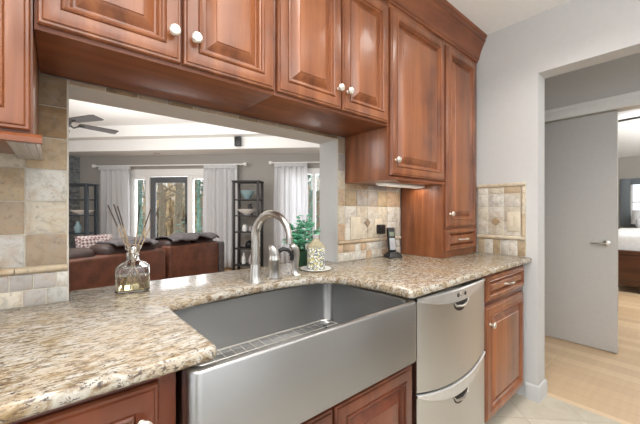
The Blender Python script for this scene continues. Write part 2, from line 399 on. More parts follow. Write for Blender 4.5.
# ------------------------------------------------------------------ living room shell
def lvbox(m, a0, a1, q0, q1, z0, z1, bev=0):
    return m.box(a0, a1, q0, q1, z0, z1, bev)
def lv(m, name, mat, parent=None, angle=35):
    return m.build(name, M[mat], parent, None if parent else (0, 0, 0), 0 if parent else LROT, angle)
FQ = 5.6
floor_lr = MB(); floor_lr.prism([(-4.1, .155), (2.475, .155), (5.2, 2.9), (.2, 7.9), (-4.1, 3.5)], -.05, 0); struct(floor_lr.build('floor_living', M['oak_lr']))
m = MB()
for b in ((-5.4, -3.85, 0, 2.9), (-2.0, -.45, 0, 2.9), (.95, 1.7, 0, 2.9), (-3.85, -2.0, 2.09, 2.9), (-.45, .95, 2.1, 2.9), (-.45, .95, 0, .35)):
    m.box(b[0], b[1], FQ, FQ + .16, b[2], b[3])
struct(lv(m, 'wall_living', 'greige'))
m = MB(); m.box(-5.5, -5.35, 0.1, FQ + .16, 0, 2.9); m.box(1.6, 1.75, 1.7, FQ + .16, 0, 2.9); struct(lv(m, 'wall_living_side', 'greige'))
m = MB(); m.box(-4.2, -4.1, .155, 3.9, 0, 2.9); struct(m.build('wall_living_left', M['greige']))
m = MB(); m.prism([(-4.1, .155), (2.475, .155), (5.3, 2.9), (.2, 8.0), (-4.1, 3.7)], 2.88, 2.94); struct(m.build('ceiling_living', M['ceil']))
m = MB(); m.box(-5.35, 1.6, 5.02, FQ, 2.44, 2.88); m.box(-5.35, 1.6, 4.78, 5.02, 2.667, 2.88)
struct(lv(m, 'trim_2', 'ceil'))
# french door unit
m = MB()
for a0, a1, z0, z1 in ((-3.86, -3.76, 0, 2.0), (-3.49, -3.40, 0, 2.0), (-2.53, -2.42, 0, 2.0), (-2.15, -1.99, 0, 2.0), (-3.95, -1.9, 1.98, 2.14), (-3.76, -3.49, 0, .16), (-2.42, -2.15, 0, .16), (-3.76, -3.49, 1.92, 1.98), (-2.42, -2.15, 1.92, 1.98)):
    m.box(a0, a1, FQ - .015, FQ + .1, z0, z1, .004)
d1 = struct(lv(m, 'door_1', 'white'))
m = MB(); m.box(-3.40, -3.28, FQ + .02, FQ + .06, 0, 1.97, .004); m.box(-2.60, -2.53, FQ + .02, FQ + .06, 0, 1.97, .004); m.box(-3.28, -2.60, FQ + .02, FQ + .06, 1.84, 1.97, .004); m.box(-3.28, -2.60, FQ + .02, FQ + .06, 0, .2, .004)
m.build('door_frame', M['doorgrey'], d1)
m = MB(); m.box(-3.28, -2.60, FQ + .037, FQ + .043, .2, 1.84); m.box(-3.76, -3.49, FQ + .037, FQ + .043, .16, 1.92); m.box(-2.42, -2.15, FQ + .037, FQ + .043, .16, 1.92); m.build('pane', M['pane'], d1)
m = MB(); m.box(-2.585, -2.555, FQ + .005, FQ + .02, .95, 1.15, .004); m.tube([(-2.57, FQ + .01, 1.03), (-2.57, FQ - .035, 1.03), (-2.66, FQ - .04, 1.03)], .008, 8); m.build('door_handle', M['black'], d1)
m = MB()
for a0, a1, z0, z1 in ((-.47, -.38, .35, 2.1), (.88, .97, .35, 2.1), (-.38, .88, 2.0, 2.12), (-.38, .88, .33, .45), (.21, .27, .45, 2.0)):
    m.box(a0, a1, FQ - .015, FQ + .1, z0, z1, .004)
w2 = struct(lv(m, 'window_2', 'white'))
m = MB(); m.box(-.38, .21, FQ + .037, FQ + .043, .45, 2.0); m.box(.27, .88, FQ + .037, FQ + .043, .45, 2.0); m.build('pane', M['pane'], w2)

# stone column in the far left corner
m = MB()
z = 0
while z < 2.43:
    h = random.uniform(.07, .13); h = min(h, 2.435 - z)
    a = -5.345
    while a < -5.06:
        w = random.uniform(.09, .2); a1 = min(a + w, -5.05)
        m.box(a + .003, a1 - .003, 5.0, FQ - .005, z + .003, z + h - .003, .006, 1); a = a1
    z += h
o = lv(m, 'stone_column', 'stone'); tag(o, 'blue grey stacked stone column in the far left corner of the living room', 'column')
# ------------------------------------------------------------------ outside
m = MB(); m.box(-16, 14, FQ + .3, 30, -.5, -.3); struct(lv(m, 'ground', 'ground'))
def bare_tree(seed, h):
    rnd = random.Random(seed); m = MB()
    pts = [Vector((0, 0, -.35))]
    for i in range(1, 8): pts.append(Vector((rnd.uniform(-.06, .06) * i, rnd.uniform(-.06, .06) * i, -.35 + h * i / 7)))
    m.tube(pts, [.13 - .015 * i for i in range(8)], 8)
    for k in range(26):
        f = rnd.uniform(.15, .95); i = min(int(f * 7), 6); p = pts[i].lerp(pts[i + 1], f * 7 - i)
        an = rnd.uniform(0, 2 * PI); L = rnd.uniform(.3, .9) * (1.15 - f * .6); q = p
        br = [p]
        for j in range(4):
            q = q + Vector((math.cos(an + rnd.uniform(-.4, .4)), math.sin(an + rnd.uniform(-.4, .4)), rnd.uniform(.3, .9))) * L / 4; br.append(q)
        m.tube(br, [.035, .026, .018, .012, .006], 5)
    return m
def beyond(a, q): return LV(.944 + (a - .944) * (q + .944) / 6.544, q)   # a spot seen past the glass at a
spots = [(-3.68, 8.4), (-3.1, 9.4), (-2.75, 8.0), (-2.25, 9.0), (-3.4, 11.6), (-2.5, 11.4), (.16, 9.0), (.30, 11)]
src = []
for i, (a, q) in enumerate(spots):
    p = beyond(a, q)
    if i < 3:
        o = bare_tree(i + 3, 6 + i).build('bare_tree', M['bark'], None, p); src.append(o)
    else:
        o = src[i % 3].copy(); COL.objects.link(o); o.location = p; o.rotation_euler.z = i * 1.3
    tag(o, 'bare grey winter tree in the woods outside the living room glass', 'tree', 'bare trees outside')
m = MB(); rnd = random.Random(5)
for k in range(1500):
    a = rnd.uniform(-10, 1); q = rnd.uniform(12.4, 16); h = rnd.uniform(1.2, 3.6)
    p = Vector((a, q, -.32)); d = Vector((rnd.uniform(-.5, .5), rnd.uniform(-.3, .3), h))
    m.tube([p, p + d * .5 + Vector((rnd.uniform(-.1, .1), 0, 0)), p + d], [rnd.uniform(.04, .09), .045, .012], 4)
o = lv(m, 'underbrush', 'brush'); tag(o, 'tangled tan winter underbrush outside the glass door', 'brush'); o['kind'] = 'stuff'
def conifer(seed):
    rnd = random.Random(seed); m = MB()
    for k in range(520):
        z = rnd.uniform(0, 3.4); r = .75 * (1 - z / 3.6) * rnd.uniform(.5, 1); an = rnd.uniform(0, 2 * PI)
        c = Vector((r * math.cos(an), r * math.sin(an), z)); d = Vector((math.cos(an), math.sin(an), -.25)) * .16; s_ = Vector((-math.sin(an), math.cos(an), 0)) * .045
        vs_ = [m.bm.verts.new(c + x) for x in (-s_, d - s_ * .3, d + s_ * .3, s_)]; m.face(vs_)
    m.tube([(0, 0, -.35), (0, 0, 3)], [.08, .02], 6)
    return m
for i, (a, q, l) in enumerate(((-3.62, 7.0, 'blue green evergreen bush outside the left sidelight'), (-2.28, 7.0, 'blue green evergreen bush outside the right sidelight'), (.2, 7.4, 'blue green evergreen bush outside the second window'))):
    tag(conifer(i).build('evergreen_bush', M['conifer'], None, beyond(a, q)), l, 'bush')

# ------------------------------------------------------------------ living room things
def curtain(name, a0, a1, q, ztop, label, seed):
    rnd = random.Random(seed); m = MB(); nx, nz = 90, 10
    ph = rnd.uniform(0, 6); w = a1 - a0; grid = []
    for j in range(nz + 1):
        f = j / nz; z = ztop - (ztop - .03) * f; row = []
        for i in range(nx + 1):
            s = i / nx
            amp = .022 + .014 * f
            y = amp * math.sin(s * w * 52 + ph) + .008 * math.sin(s * w * 130 + ph * 2) + .01 * f * math.sin(s * 9 + ph)
            x = (s - .5) * w * (1 + .06 * math.sin(f * PI)) 
            row.append(m.bm.verts.new((x, y, z)))
        grid.append(row)
    for j in range(nz):
        for i in range(nx): m.face([grid[j][i], grid[j][i + 1], grid[j + 1][i + 1], grid[j + 1][i]])
    t = thing(name, label, 'curtain', LV((a0 + a1) / 2, q), LROT)
    o = m.build('fabric_panel', M['sheer'], t, angle=180, fix=False)
    md = o.modifiers.new('thickness', 'SOLIDIFY'); md.thickness = .003
    m = MB(); m.box(-w / 2, w / 2, -.034, .034, ztop - .075, ztop - .005, .004); m.build('pleated_header', M['sheer'], t)
    return t
curtain('curtain', -4.45, -3.75, 5.44, 2.185, 'sheer white curtain left of the glass door', 1)
curtain('curtain', -2.08, -1.36, 5.44, 2.185, 'sheer white curtain between the glass door and the black tower shelf', 2)
curtain('curtain', -.57, .12, 5.44, 2.205, 'sheer white curtain right of the black tower shelf', 3)
for a0, a1, z, l in ((-4.52, -1.25, 2.2, 'long white curtain rod above the glass door'), (-.6, 1.3, 2.22, 'white curtain rod above the second window')):
    t = thing('curtain_rod', l, 'curtain rod', LV(0, 5.44), LROT)
    m = MB(); m.tube([(a0, 0, z), (a1, 0, z)], .014, 10); m.build('rod', M['white'], t)
    for a, s in ((a0, -1), (a1, 1)):
        m = MB(); m.lathe([(0, 0), (.02, .0), (.024, .02), (.038, .04), (.042, .06), (.034, .085), (0, .095)], n=14, axis='x')
        for v in m.bm.verts: v.co = Vector((a + s * v.co.x, v.co.y, z + v.co.z))
        m.build('finial', M['white'], t)
        m = MB(); m.box(a - s * .08 - .01, a - s * .08 + .01, 0, .155, z - .012, z + .012, .003); m.build('bracket', M['white'], t)
def etagere(label, a0, a1, q0, q1, zs, mat, post=.03):
    t = thing('tower_shelf', label, 'shelf', LV((a0 + a1) / 2, (q0 + q1) / 2), LROT)
    w, d = (a1 - a0) / 2, (q1 - q0) / 2
    for sx in (-1, 1):
        for sy in (-1, 1):
            m = MB(); x = sx * (w - post / 2); y = sy * (d - post / 2)
            m.box(x - post / 2, x + post / 2, y - post / 2, y + post / 2, 0, zs[0] + .03, .003); m.build('post', M[mat], t)
    for i, z in enumerate(zs):
        m = MB(); m.box(-w + post * .5, w - post * .5, -d + post * .5, d - post * .5, z, z + .024, .003)
        if i == 0: m.box(-w - .01, w + .01, -d - .01, d + .01, z + .012, z + .04, .003)
        m.build('shelf_board', M[mat], t)
    return t
etagere('tall black open tower shelf between the two curtains', -1.31, -.78, 5.02, 5.36, [1.78, 1.43, 1.115, .79, .465, .14], 'blackmetal', .045)
etagere('blue grey open tower shelf by the stone column', -4.98, -4.09, 4.7, 4.99, [1.72, 1.43, 1.12, .77, .42, .1], 'bluemetal', .055)
def dish(name, label, cat, a, q, z, prof, mat, n=18):
    m = MB(); m.lathe(prof, n=n); return tag(m.build(name, M[mat], None, LV(a, q, z)), label, cat)
bowl = [(0, 0), (.04, 0), (.05, .01), (.11, .05), (.13, .08), (.122, .08), (.1, .055), (.04, .018), (0, .016)]
M['teal'] = flat('pale teal glaze', (150, 178, 184), .3)
dish('bowl', 'pale teal bowl on the second board of the black shelf', 'bowl', -1.06, 5.2, 1.454, [(r * 1.1, h * 2.2) for r, h in bowl], 'teal')
dish('serving_dish', 'wide white dish on the third board of the black shelf', 'dish', -1.05, 5.16, 1.139, [(r * 1.5, h * 1.5) for r, h in bowl], 'porcelain')
dish('vase', 'small dark vase behind the white dish on the black shelf', 'vase', -1.03, 5.28, 1.139, [(0, 0), (.05, 0), (.06, .1), (.03, .18), (.035, .22), (0, .22)], 'black')
dish('jar', 'white jar on the fourth board of the black shelf', 'jar', -1.12, 5.2, .814, [(0, 0), (.045, 0), (.05, .02), (.05, .1), (.03, .13), (0, .135)], 'porcelain')
dish('jar', 'grey jar beside the white jar on the black shelf', 'jar', -1.0, 5.2, .814, [(0, 0), (.035, 0), (.04, .02), (.04, .08), (.02, .1), (0, .1)], 'silverpaint')
dish('pot', 'black pot on the fifth board of the black shelf', 'pot', -1.02, 5.2, .489, [(0, 0), (.07, 0), (.09, .05), (.08, .1), (.03, .13), (0, .15)], 'black')
dish('bottle', 'tall white bottle on the bottom board of the black shelf', 'bottle', -1.14, 5.2, .164, [(0, 0), (.04, 0), (.04, .12), (.015, .18), (.015, .23), (0, .23)], 'porcelain')
dish('bottle', 'grey bottle on the bottom board of the black shelf', 'bottle', -1.0, 5.2, .164, [(0, 0), (.04, 0), (.045, .1), (.015, .16), (.015, .2), (0, .2)], 'silverpaint')
dish('serving_dish', 'wide white dish on the blue grey shelf', 'dish', -4.3, 4.84, 1.144, [(r * 1.6, h * 1.2) for r, h in bowl], 'porcelain')
dish('vase', 'green vase low on the blue grey shelf', 'vase', -4.4, 4.84, .794, [(0, 0), (.05, 0), (.07, .1), (.03, .18), (.035, .22), (0, .22)], 'teal')
# ceiling fan
t = thing('ceiling_fan', 'dark bladed ceiling fan under the living room tray ceiling', 'ceiling fan', LV(-2.86, 2.9, 2.40), LROT)
m = MB(); m.lathe([(0, -.09), (.05, -.085), (.1, -.05), (.12, 0), (.1, .06), (.05, .09), (0, .09)], n=24); m.build('motor_housing', M['blackmetal'], t)
m = MB(); m.tube([(0, 0, .08), (0, 0, .44)], .014, 10); m.build('downrod', M['blackmetal'], t)
m = MB(); m.lathe([(0, .40), (.03, .40), (.065, .46), (.07, .475), (0, .475)], n=20); m.build('canopy', M['blackmetal'], t)
for k in range(5):
    A = Matrix.Rotation(R(-12 + 72 * k), 4, 'Z')
    B = A @ Matrix.Rotation(R(-9), 4, 'X')
    m = MB(); m.loft([[B @ Vector((x, s * w, zz)) for s, zz in ((-1, -.004), (1, -.004), (1, .004), (-1, .004))] for x, w in ((.2, .05), (.24, .065), (.63, .08), (.68, .07))])
    m.build('blade', M['fan'], t)
    m = MB(); m.tube([A @ Vector((.1, 0, -.02)), A @ Vector((.15, .02, -.045)), A @ Vector((.2, 0, -.02)), A @ Vector((.27, 0, -.008))], [.014, .012, .012, .01], 8); m.build('blade_bracket', M['blackmetal'], t)
# speaker on the ceiling step, small downlight
t = thing('wall_speaker', 'small black speaker hung on the ceiling step', 'speaker', LV(-1.17, 5.005, 2.56), LROT)
m = MB(); m.box(-.06, .06, -.10, -.02, -.09, .09, .012); m.build('cabinet', M['black'], t)
m = MB(); m.box(-.02, .02, -.02, .012, -.03, .03, .003); m.build('bracket', M['blackmetal'], t)
t = thing('ceiling_vent', 'small white round ceiling fitting in the soffit above the glass door', 'vent', LV(-3.05, 5.3, 2.428), LROT)
m = MB(); m.lathe([(.03, .004), (.06, 0), (.065, .004), (.065, .012), (.03, .012)], n=20); m.build('ring', M['silverpaint'], t)
# sofa
t = thing('leather_sofa', 'brown leather sectional sofa seen from behind beyond the counter', 'sofa', (.95, 2.45, 0), R(25))
for i, (x0, x1) in enumerate(((-1.35, -.02), (.02, .80))):
    m = MB(); m.box(x0, x1, 0, .16, .06, .80 + .015 * i, .03, 3); m.build('back_panel', M['leather'], t)
    m = MB(); m.box(x0 + .02, x1 - .02, .16, .92, .06, .42, .04, 3); m.build('seat', M['leather_dk'], t)
n = 0
for x0, x1 in ((-1.3, -.70), (-.68, -.08), (.04, .42), (.44, .80)):
    m = MB(); m.box(x0, x1, .04, .34, .42, .885, .09, 5); 
    for v in m.bm.verts: v.co.z += .012 * math.sin(v.co.x * 17) * (v.co.z > .6)
    m.build('back_cushion', M['leather_dk'], t, angle=60)
m = MB(); m.box(.80, .90, -.02, .95, .05, .80, .03, 3); m.build('arm', M['armgrey'], t)
def cushion(w, h, th):
    m = MB(); n = 12; top = []; 
    for sgn in (1, -1):
        g = []
        for j in range(n + 1):
            row = []
            for i in range(n + 1):
                u, v = i / n * 2 - 1, j / n * 2 - 1
                k = max(0, (1 - u ** 4) * (1 - v ** 4)) ** .5
                row.append(m.bm.verts.new((u * w / 2 * (1 - .06 * v * v * 0), sgn * th / 2 * k, v * h / 2)))
            g.append(row)
        for j in range(n):
            for i in range(n): m.face([g[j][i], g[j][i + 1], g[j + 1][i + 1], g[j + 1][i]])
    bmesh.ops.remove_doubles(m.bm, verts=m.bm.verts[:], dist=.0005)
    return m
D = Vector((math.cos(R(25)), math.sin(R(25)), 0)); NRM = Vector((-math.sin(R(25)), math.cos(R(25)), 0)); S0 = Vector((.95, 2.45, 0))
o = cushion(.36, .34, .14).build('throw_pillow', M['checks'], None, S0 + D * -.50 + NRM * .44 + Vector((0, 0, .80)), R(25), 180); o.rotation_euler.x = R(-16); tag(o, 'maroon and cream patterned throw pillow on the sofa', 'pillow')
def throw(x0, x1, zz, label, seed, y0=.0, y1=.36):
    rnd = random.Random(seed); m = MB(); nx, ny = 34, 16; g = []
    ph = [rnd.uniform(0, 6) for _ in range(4)]
    for j in range(ny + 1):
        row = []
        for i in range(nx + 1):
            s, f = i / nx, j / ny
            x = x0 + (x1 - x0) * s; y = y0 + (y1 - y0) * f
            env = 1 - (2 * s - 1) ** 6; z = zz + env * (.016 * math.sin(s * 11 + ph[0] + f * 2)) + .008 * math.sin(s * 19 + ph[1] - f * 5) + .005 * math.sin(s * 33 + ph[2]) - .04 * (2 * f - 1) ** 4 - .012 * (2 * s - 1) ** 4
            row.append(m.bm.verts.new((x, y + .012 * math.sin(s * 30 + ph[3]), z)))
        g.append(row)
    for j in range(ny):
        for i in range(nx): m.face([g[j][i], g[j][i + 1], g[j + 1][i + 1], g[j + 1][i]])
    o = m.build('throw_blanket', M['greyfab'], None, S0, R(25), 180); md = o.modifiers.new('thickness', 'SOLIDIFY'); md.thickness = .018; md.offset = 1
    return tag(o, label, 'blanket')
throw(.06, .80, .908, 'rumpled charcoal throw blanket over the right sofa section', 3)
throw(-.56, -.12, .908, 'rumpled charcoal throw blanket over the left sofa section', 4)

# ------------------------------------------------------------------ backsplash tiles
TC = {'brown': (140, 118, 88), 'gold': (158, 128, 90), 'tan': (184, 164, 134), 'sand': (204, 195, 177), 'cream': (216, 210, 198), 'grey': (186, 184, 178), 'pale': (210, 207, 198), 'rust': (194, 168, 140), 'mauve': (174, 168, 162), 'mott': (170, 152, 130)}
def tiles(rects, fmap, name, parent, depth=.010, bev=.0025):
    m = MB(); lay = m.bm.loops.layers.float_color.new('tile_colour')
    for s0, s1, z0, z1, c in rects:
        if s1 - s0 < .006 or z1 - z0 < .006: continue
        n0 = len(m.bm.faces)
        before = set(m.bm.faces)
        g = .0016
        m.box(s0 + g, s1 - g, -depth, 0, z0 + g, z1 - g, bev, 2)
        jit = random.uniform(-9, 7); col = lin(*[max(0, min(255, x + jit)) for x in TC[c]])
        for f in m.bm.faces:
            if f not in before:
                for lp in f.loops: lp[lay] = col
    for v in m.bm.verts: v.co = fmap(v.co.x, v.co.y, v.co.z)
    return m.build(name, M['tile'], parent, angle=40)
def pencil(fmap, s0, s1, zc, name, parent, vertical=False, r=.011):
    m = MB(); lay = m.bm.loops.layers.float_color.new('tile_colour'); p = s0
    while p < s1 - .02:
        e = min(p + .15, s1)
        if s1 - e < .03: e = s1
        before = set(m.bm.faces)
        prof = [(0, -r), (-.010, -r), (-.016, -r * .6), (-.019, 0), (-.016, r * .6), (-.010, r), (0, r)]
        a = [((p + .001), y, h) for y, h in prof]; b = [((e - .001), y, h) for y, h in prof]
        if vertical: rr = [[(zc + h, y, q) for q, y, h in k] for k in (a, b)]
        else: rr = [[(q, y, zc + h) for q, y, h in k] for k in (a, b)]
        m.loft(rr)
        col = lin(*random.choice([(194, 176, 148), (204, 188, 162), (182, 162, 134), (210, 198, 176)]))
        for f in m.bm.faces:
            if f not in before:
                for lp in f.loops: lp[lay] = col
        p = e
    for v in m.bm.verts: v.co = fmap(v.co.x, v.co.y, v.co.z)
    return m.build(name, M['tile'], parent, angle=50)
ROWS = [1.037, 1.138, 1.24, 1.343, 1.445, 1.547, 1.644]
def small_rows(s0, s1, off, w, cols, skew=0):
    out = []
    for r in (0, 1):
        z0 = .9145 + r * .0505; s = s0 - off + (skew if r else 0)
        while s < s1:
            out.append((max(s, s0), min(s + w, s1), z0, z0 + .0505, random.choice(cols))); s += w
    return out
back = lambda s, d, z: Vector((s, d - .002, z))
# left of the opening
t = thing('tile_backsplash', 'brown tumbled stone tile backsplash left of the opening', 'backsplash', (0, 0, 0))
m = MB(); m.box(-.7, XL - .001, -.0085, -.0005, .9142, 1.643); m.build('grout_bed', M['grout'], t)
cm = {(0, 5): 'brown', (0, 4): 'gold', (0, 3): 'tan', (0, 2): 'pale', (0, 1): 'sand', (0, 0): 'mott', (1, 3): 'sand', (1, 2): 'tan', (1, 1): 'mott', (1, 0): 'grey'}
rc = []
for c in range(7):
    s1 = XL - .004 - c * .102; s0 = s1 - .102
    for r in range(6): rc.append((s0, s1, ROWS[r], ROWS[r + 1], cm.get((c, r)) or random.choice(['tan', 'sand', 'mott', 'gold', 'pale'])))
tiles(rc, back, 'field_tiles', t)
tiles(small_rows(-.7, XL - .002, .03, .054, ['grey', 'grey', 'pale', 'rust', 'mauve', 'sand'], .024), back, 'border_tiles', t)
pencil(back, -.7, XL - .002, 1.026, 'pencil_molding', t)
# strip above the opening
t = thing('tile_trim', 'thin brown tile strip along the top of the opening', 'backsplash', (0, 0, 0))
m = MB(); m.box(XL, XR, -.0085, -.0005, 1.6275, 1.6445); m.build('grout_bed', M['grout'], t)
rc = []; s = XL
while s < XR: rc.append((s, min(s + .1, XR), 1.6275, 1.6445, random.choice(['brown', 'brown', 'tan', 'mott', 'gold']))); s += .1
tiles(rc, back, 'field_tiles', t, bev=.0015)
# right of the opening, behind the phone
t = thing('tile_backsplash', 'cream and rust stone tile backsplash behind the cordless phone', 'backsplash', (0, 0, 0))
m = MB(); m.box(XR + .001, 1.843, -.0085, -.0005, .9142, 1.643); m.build('grout_bed', M['grout'], t)
pick = {0: ['sand', 'rust', 'tan', 'mott', 'mauve', 'mott'], 1: ['cream', 'cream', 'sand'], 2: ['cream', 'cream', 'rust'], 3: ['sand', 'rust', 'mauve'], 4: ['cream', 'rust', 'sand']}
rc = []
def kite(s, z): return None
for c in range(7):
    s0 = XR + .002 + c * .0995 - (.045 if c else 0); s1 = s0 + (.0545 if c == 0 else .0995); s1 = min(s1, 1.843)
    for r in range(6):
        if s0 < 1.30 and c > 0 and r >= 4: pass
        col = (['rust', 'sand', 'rust', 'sand', 'mauve', 'mott'][r] if c == 0 else random.choice(['cream', 'sand', 'cream', 'pale'] if r == 0 else ['sand', 'rust', 'mauve', 'cream', 'pale', 'tan']))
        rc.append((s0, s1, ROWS[r], ROWS[r + 1], col))
tiles(rc, back, 'field_tiles', t)
tiles(small_rows(XR + .002, 1.843, .01, .0505, ['sand', 'cream', 'pale', 'rust', 'tan']), back, 'border_tiles', t)
pencil(back, XR + .002, 1.843, 1.026, 'pencil_molding', t)
def accent(fmap, s, z, h, parent, col):
    m = MB(); lay = m.bm.loops.layers.float_color.new('tile_colour')
    m.loft([[(s + dx * k, -d, z + dz * k) for dx, dz in ((h, 0), (0, h), (-h, 0), (0, -h))] for k, d in ((1, .0), (1, .012), (.85, .015))])
    for f in m.bm.faces:
        for lp in f.loops: lp[lay] = lin(*col)
    for v in m.bm.verts: v.co = fmap(v.co.x, v.co.y, v.co.z)
    m.build('accent_tile', M['tile'], parent)
accent(back, 1.497, 1.138, .028, t, (150, 132, 112)); 
# right wall panel with a pencil frame
rw = lambda s, d, z: Vector((2.34 + d - .001, -s, z))
t = thing('tile_backsplash', 'framed beige stone tile panel on the grey right wall', 'backsplash', (0, 0, 0))
m = MB(); m.box(2.3315, 2.3395, -.632, -.328, .9142, 1.40); m.build('grout_bed', M['grout'], t)
rc = []
cols = [.328, .40, .502, .602]
for i in range(3):
    for z0, z1 in ((1.047, 1.14), (1.14, 1.24), (1.24, 1.33), (1.33, 1.375)):
        rc.append((cols[i], cols[i + 1], z0, z1, random.choice(['cream', 'sand', 'sand', 'tan', 'pale'])))
tiles(rc, rw, 'field_tiles', t)
rc = []
for i in range(6): rc.append((.328 + i * .051, min(.328 + (i + 1) * .051, .632), .9145, 1.018, random.choice(['sand', 'cream', 'tan', 'pale'])))
tiles(rc, rw, 'border_tiles', t)
pencil(rw, .328, .632, 1.031, 'pencil_molding', t, r=.013); pencil(rw, .328, .632, 1.388, 'pencil_molding', t, r=.013); pencil(rw, 1.046, 1.374, .617, 'pencil_molding', t, True, .013)
accent(rw, .452, 1.14, .03, t, (176, 150, 112))

# ------------------------------------------------------------------ cabinets
FR = [(0, 0), (0, -.010), (.003, -.015), (.008, -.0155), (.011, -.020), (.016, -.0215), (.042, -.0215), (.044, -.0195), (.046, -.0235), (.050, -.0255), (.054, -.0235), (.056, -.017), (.061, -.0155), (.065, -.008), (.067, -.003), (.0675, -.001)]
PN = [(.0660, -.0005), (.0660, -.0030), (.072, -.0032), (.078, -.007), (.090, -.016), (.100, -.0195), (.102, -.022), (.104, -.0225)]
def rect_ring(w, h, i, y): return [(i, y, i), (w - i, y, i), (w - i, y, h - i), (i, y, h - i)]
def raised(parent, x, z, w, h, y, mat='cherry', kind='door', k=1.0):
    m = MB(); m.loft([rect_ring(w, h, i * k, d) for i, d in FR], True, True)
    o = m.build(kind, M[mat], parent, (x, y, z), angle=30)
    m = MB(); m.loft([rect_ring(w, h, i * k, d) for i, d in PN], True, True)
    m.build('raised_panel', M[mat], o, angle=20)
    return o
KN = [(0, 0), (.008, 0), (.008, .002), (.005, .006), (.005, .012), (.009, .016), (.0155, .020), (.0165, .024), (.013, .028), (0, .030)]
def knob(door, x, z, y=-.021):
    m = MB(); m.lathe(KN, (0, 0, 0), 18, '-y'); return m.build('knob', M['satin'], door, (x, y, z))
def pull(door, xc, z, y=-.02, L=.10):
    m = MB(); m.tube([(-L / 2, 0, 0), (-L / 2 + .004, -.018, 0), (-L / 4, -.027, 0), (0, -.030, 0), (L / 4, -.027, 0), (L / 2 - .004, -.018, 0), (L / 2, 0, 0)], [.006, .0055, .005, .0062, .005, .0055, .006], 10)
    return m.build('handle', M['satin'], door, (xc, y, z))
YF = -.323
# far left wall cabinet
t = thing('wall_cabinet', 'cherry wall cabinet cut off at the left edge above the brown tiles', 'cabinet', (-.70, 0, 1.37))
m = MB(); m.box(0, .655, YF, -.0135, .012, .92, .001); m.build('carcass', M['cherry'], t)
d = raised(t, .345, .028, .306, .88, YF - .001)
raised(t, .01, .028, .326, .88, YF - .001)
m = MB()
m.extrude_x([(YF - .022, .0), (YF - .022, .012), (YF - .016, .018), (YF - .008, .022), (YF, .022), (YF, .0)], 0, .672)
m.build('light_rail', M['cherry_x'], t)
t = thing('under_cabinet_strip', 'silver grey fluted strip under the left wall cabinet', 'light', (-.0925, 0, 1.369))
m = MB(); w = .058  # fluted silver grey strip from the cabinet front back to the wall
pr = [(0, .012), (0, .004), (.006, 0), (.014, .002), (.018, 0), (.03, -.001), (.034, .002), (.038, -.001), (.046, .0), (.05, .002), (w - .004, 0), (w, .004), (w, .012)]
m.loft([[(x, y, z) for x, z in pr] for y in (YF + .006, -.014)]); m.build('housing', M['silverpaint'], t)
# two double-door cabinets above the opening
def double_cab(x0, x1, doors, knobs, label):
    t = thing('wall_cabinet', label, 'cabinet', (x0, 0, 1.645))
    m = MB(); m.box(x0, x1, YF, -.0125, 0, .645, .001); m.build('carcass', M['cherry_x'], t, (-x0, 0, 0))
    for (a, b), (kx, kz) in zip(doors, knobs):
        d = raised(t, a - x0, .012, b - a, .593, YF - .001); knob(d, kx - a, kz - 1.657)
    return t
double_cab(-.043, .6195, [(-.037, .287), (.293, .613)], [(.262, 1.737), (.325, 1.737)], 'cherry double door wall cabinet above the left half of the opening')
double_cab(.6205, 1.299, [(.628, .957), (.963, 1.285)], [(.932, 1.74), (.990, 1.74)], 'cherry double door wall cabinet above the right half of the opening')
# single-door wall cabinet over the phone
t = thing('wall_cabinet', 'single door cherry wall cabinet hanging over the cordless phone', 'cabinet', (1.30, 0, 1.375))
m = MB(); m.box(0, .545, YF, -.0135, .0, .915, .001); m.build('carcass', M['cherry'], t)
m = MB(); m.extrude_x([(YF - .02, 0), (YF - .02, .008), (YF - .012, .014), (YF, .018), (YF, 0)], 0, .545); m.build('light_rail', M['cherry_x'], t)
d = raised(t, .008, .022, .532, .862, YF - .001); knob(d, .03, .078)
M['lampglow'] = NM('lit white diffuser').set(Base_Color=(.9, .88, .84, 1), Emission_Color=(1, .92, .82, 1), Emission_Strength=.25)
t = thing('under_cabinet_strip', 'slim white lit light bar under the cabinet over the phone', 'light', (1.635, -.17, 1.361))
m = MB(); m.box(-.20, .20, -.04, .04, .004, .0135, .003); m.build('housing', M['white'], t)
m = MB(); m.box(-.19, .19, -.032, .032, 0, .004, .0015); m.build('diffuser', M['lampglow'], t)
# tall cabinet standing on the counter
t = thing('counter_cabinet', 'tall narrow cherry cabinet with one drawer standing on the counter', 'cabinet', (1.846, 0, .9145))
m = MB(); m.box(0, .478, YF, -.0145, 0, 1.375, .001); m.build('carcass', M['cherry'], t)
d = raised(t, .022, .195, .40, 1.145, YF - .001); knob(d, .03, .085)
d = raised(t, .022, .045, .40, .135, YF - .001, 'cherry', 'drawer', .45); pull(d, .2, .0675, L=.11)
# crown
m = MB(); cp = [(-.012, 2.289), (YF - .004, 2.289), (YF - .006, 2.302), (YF - .012, 2.306), (YF - .014, 2.318), (YF - .018, 2.335), (YF - .03, 2.37), (YF - .045, 2.40), (YF - .05, 2.415), (YF - .056, 2.42), (YF - .058, 2.44), (YF - .066, 2.448), (YF - .067, 2.4635), (-.012, 2.4635)]
m.extrude_x(cp, -.72, 2.338)
struct(m.build('trim_3', M['cherry_x'], angle=20))
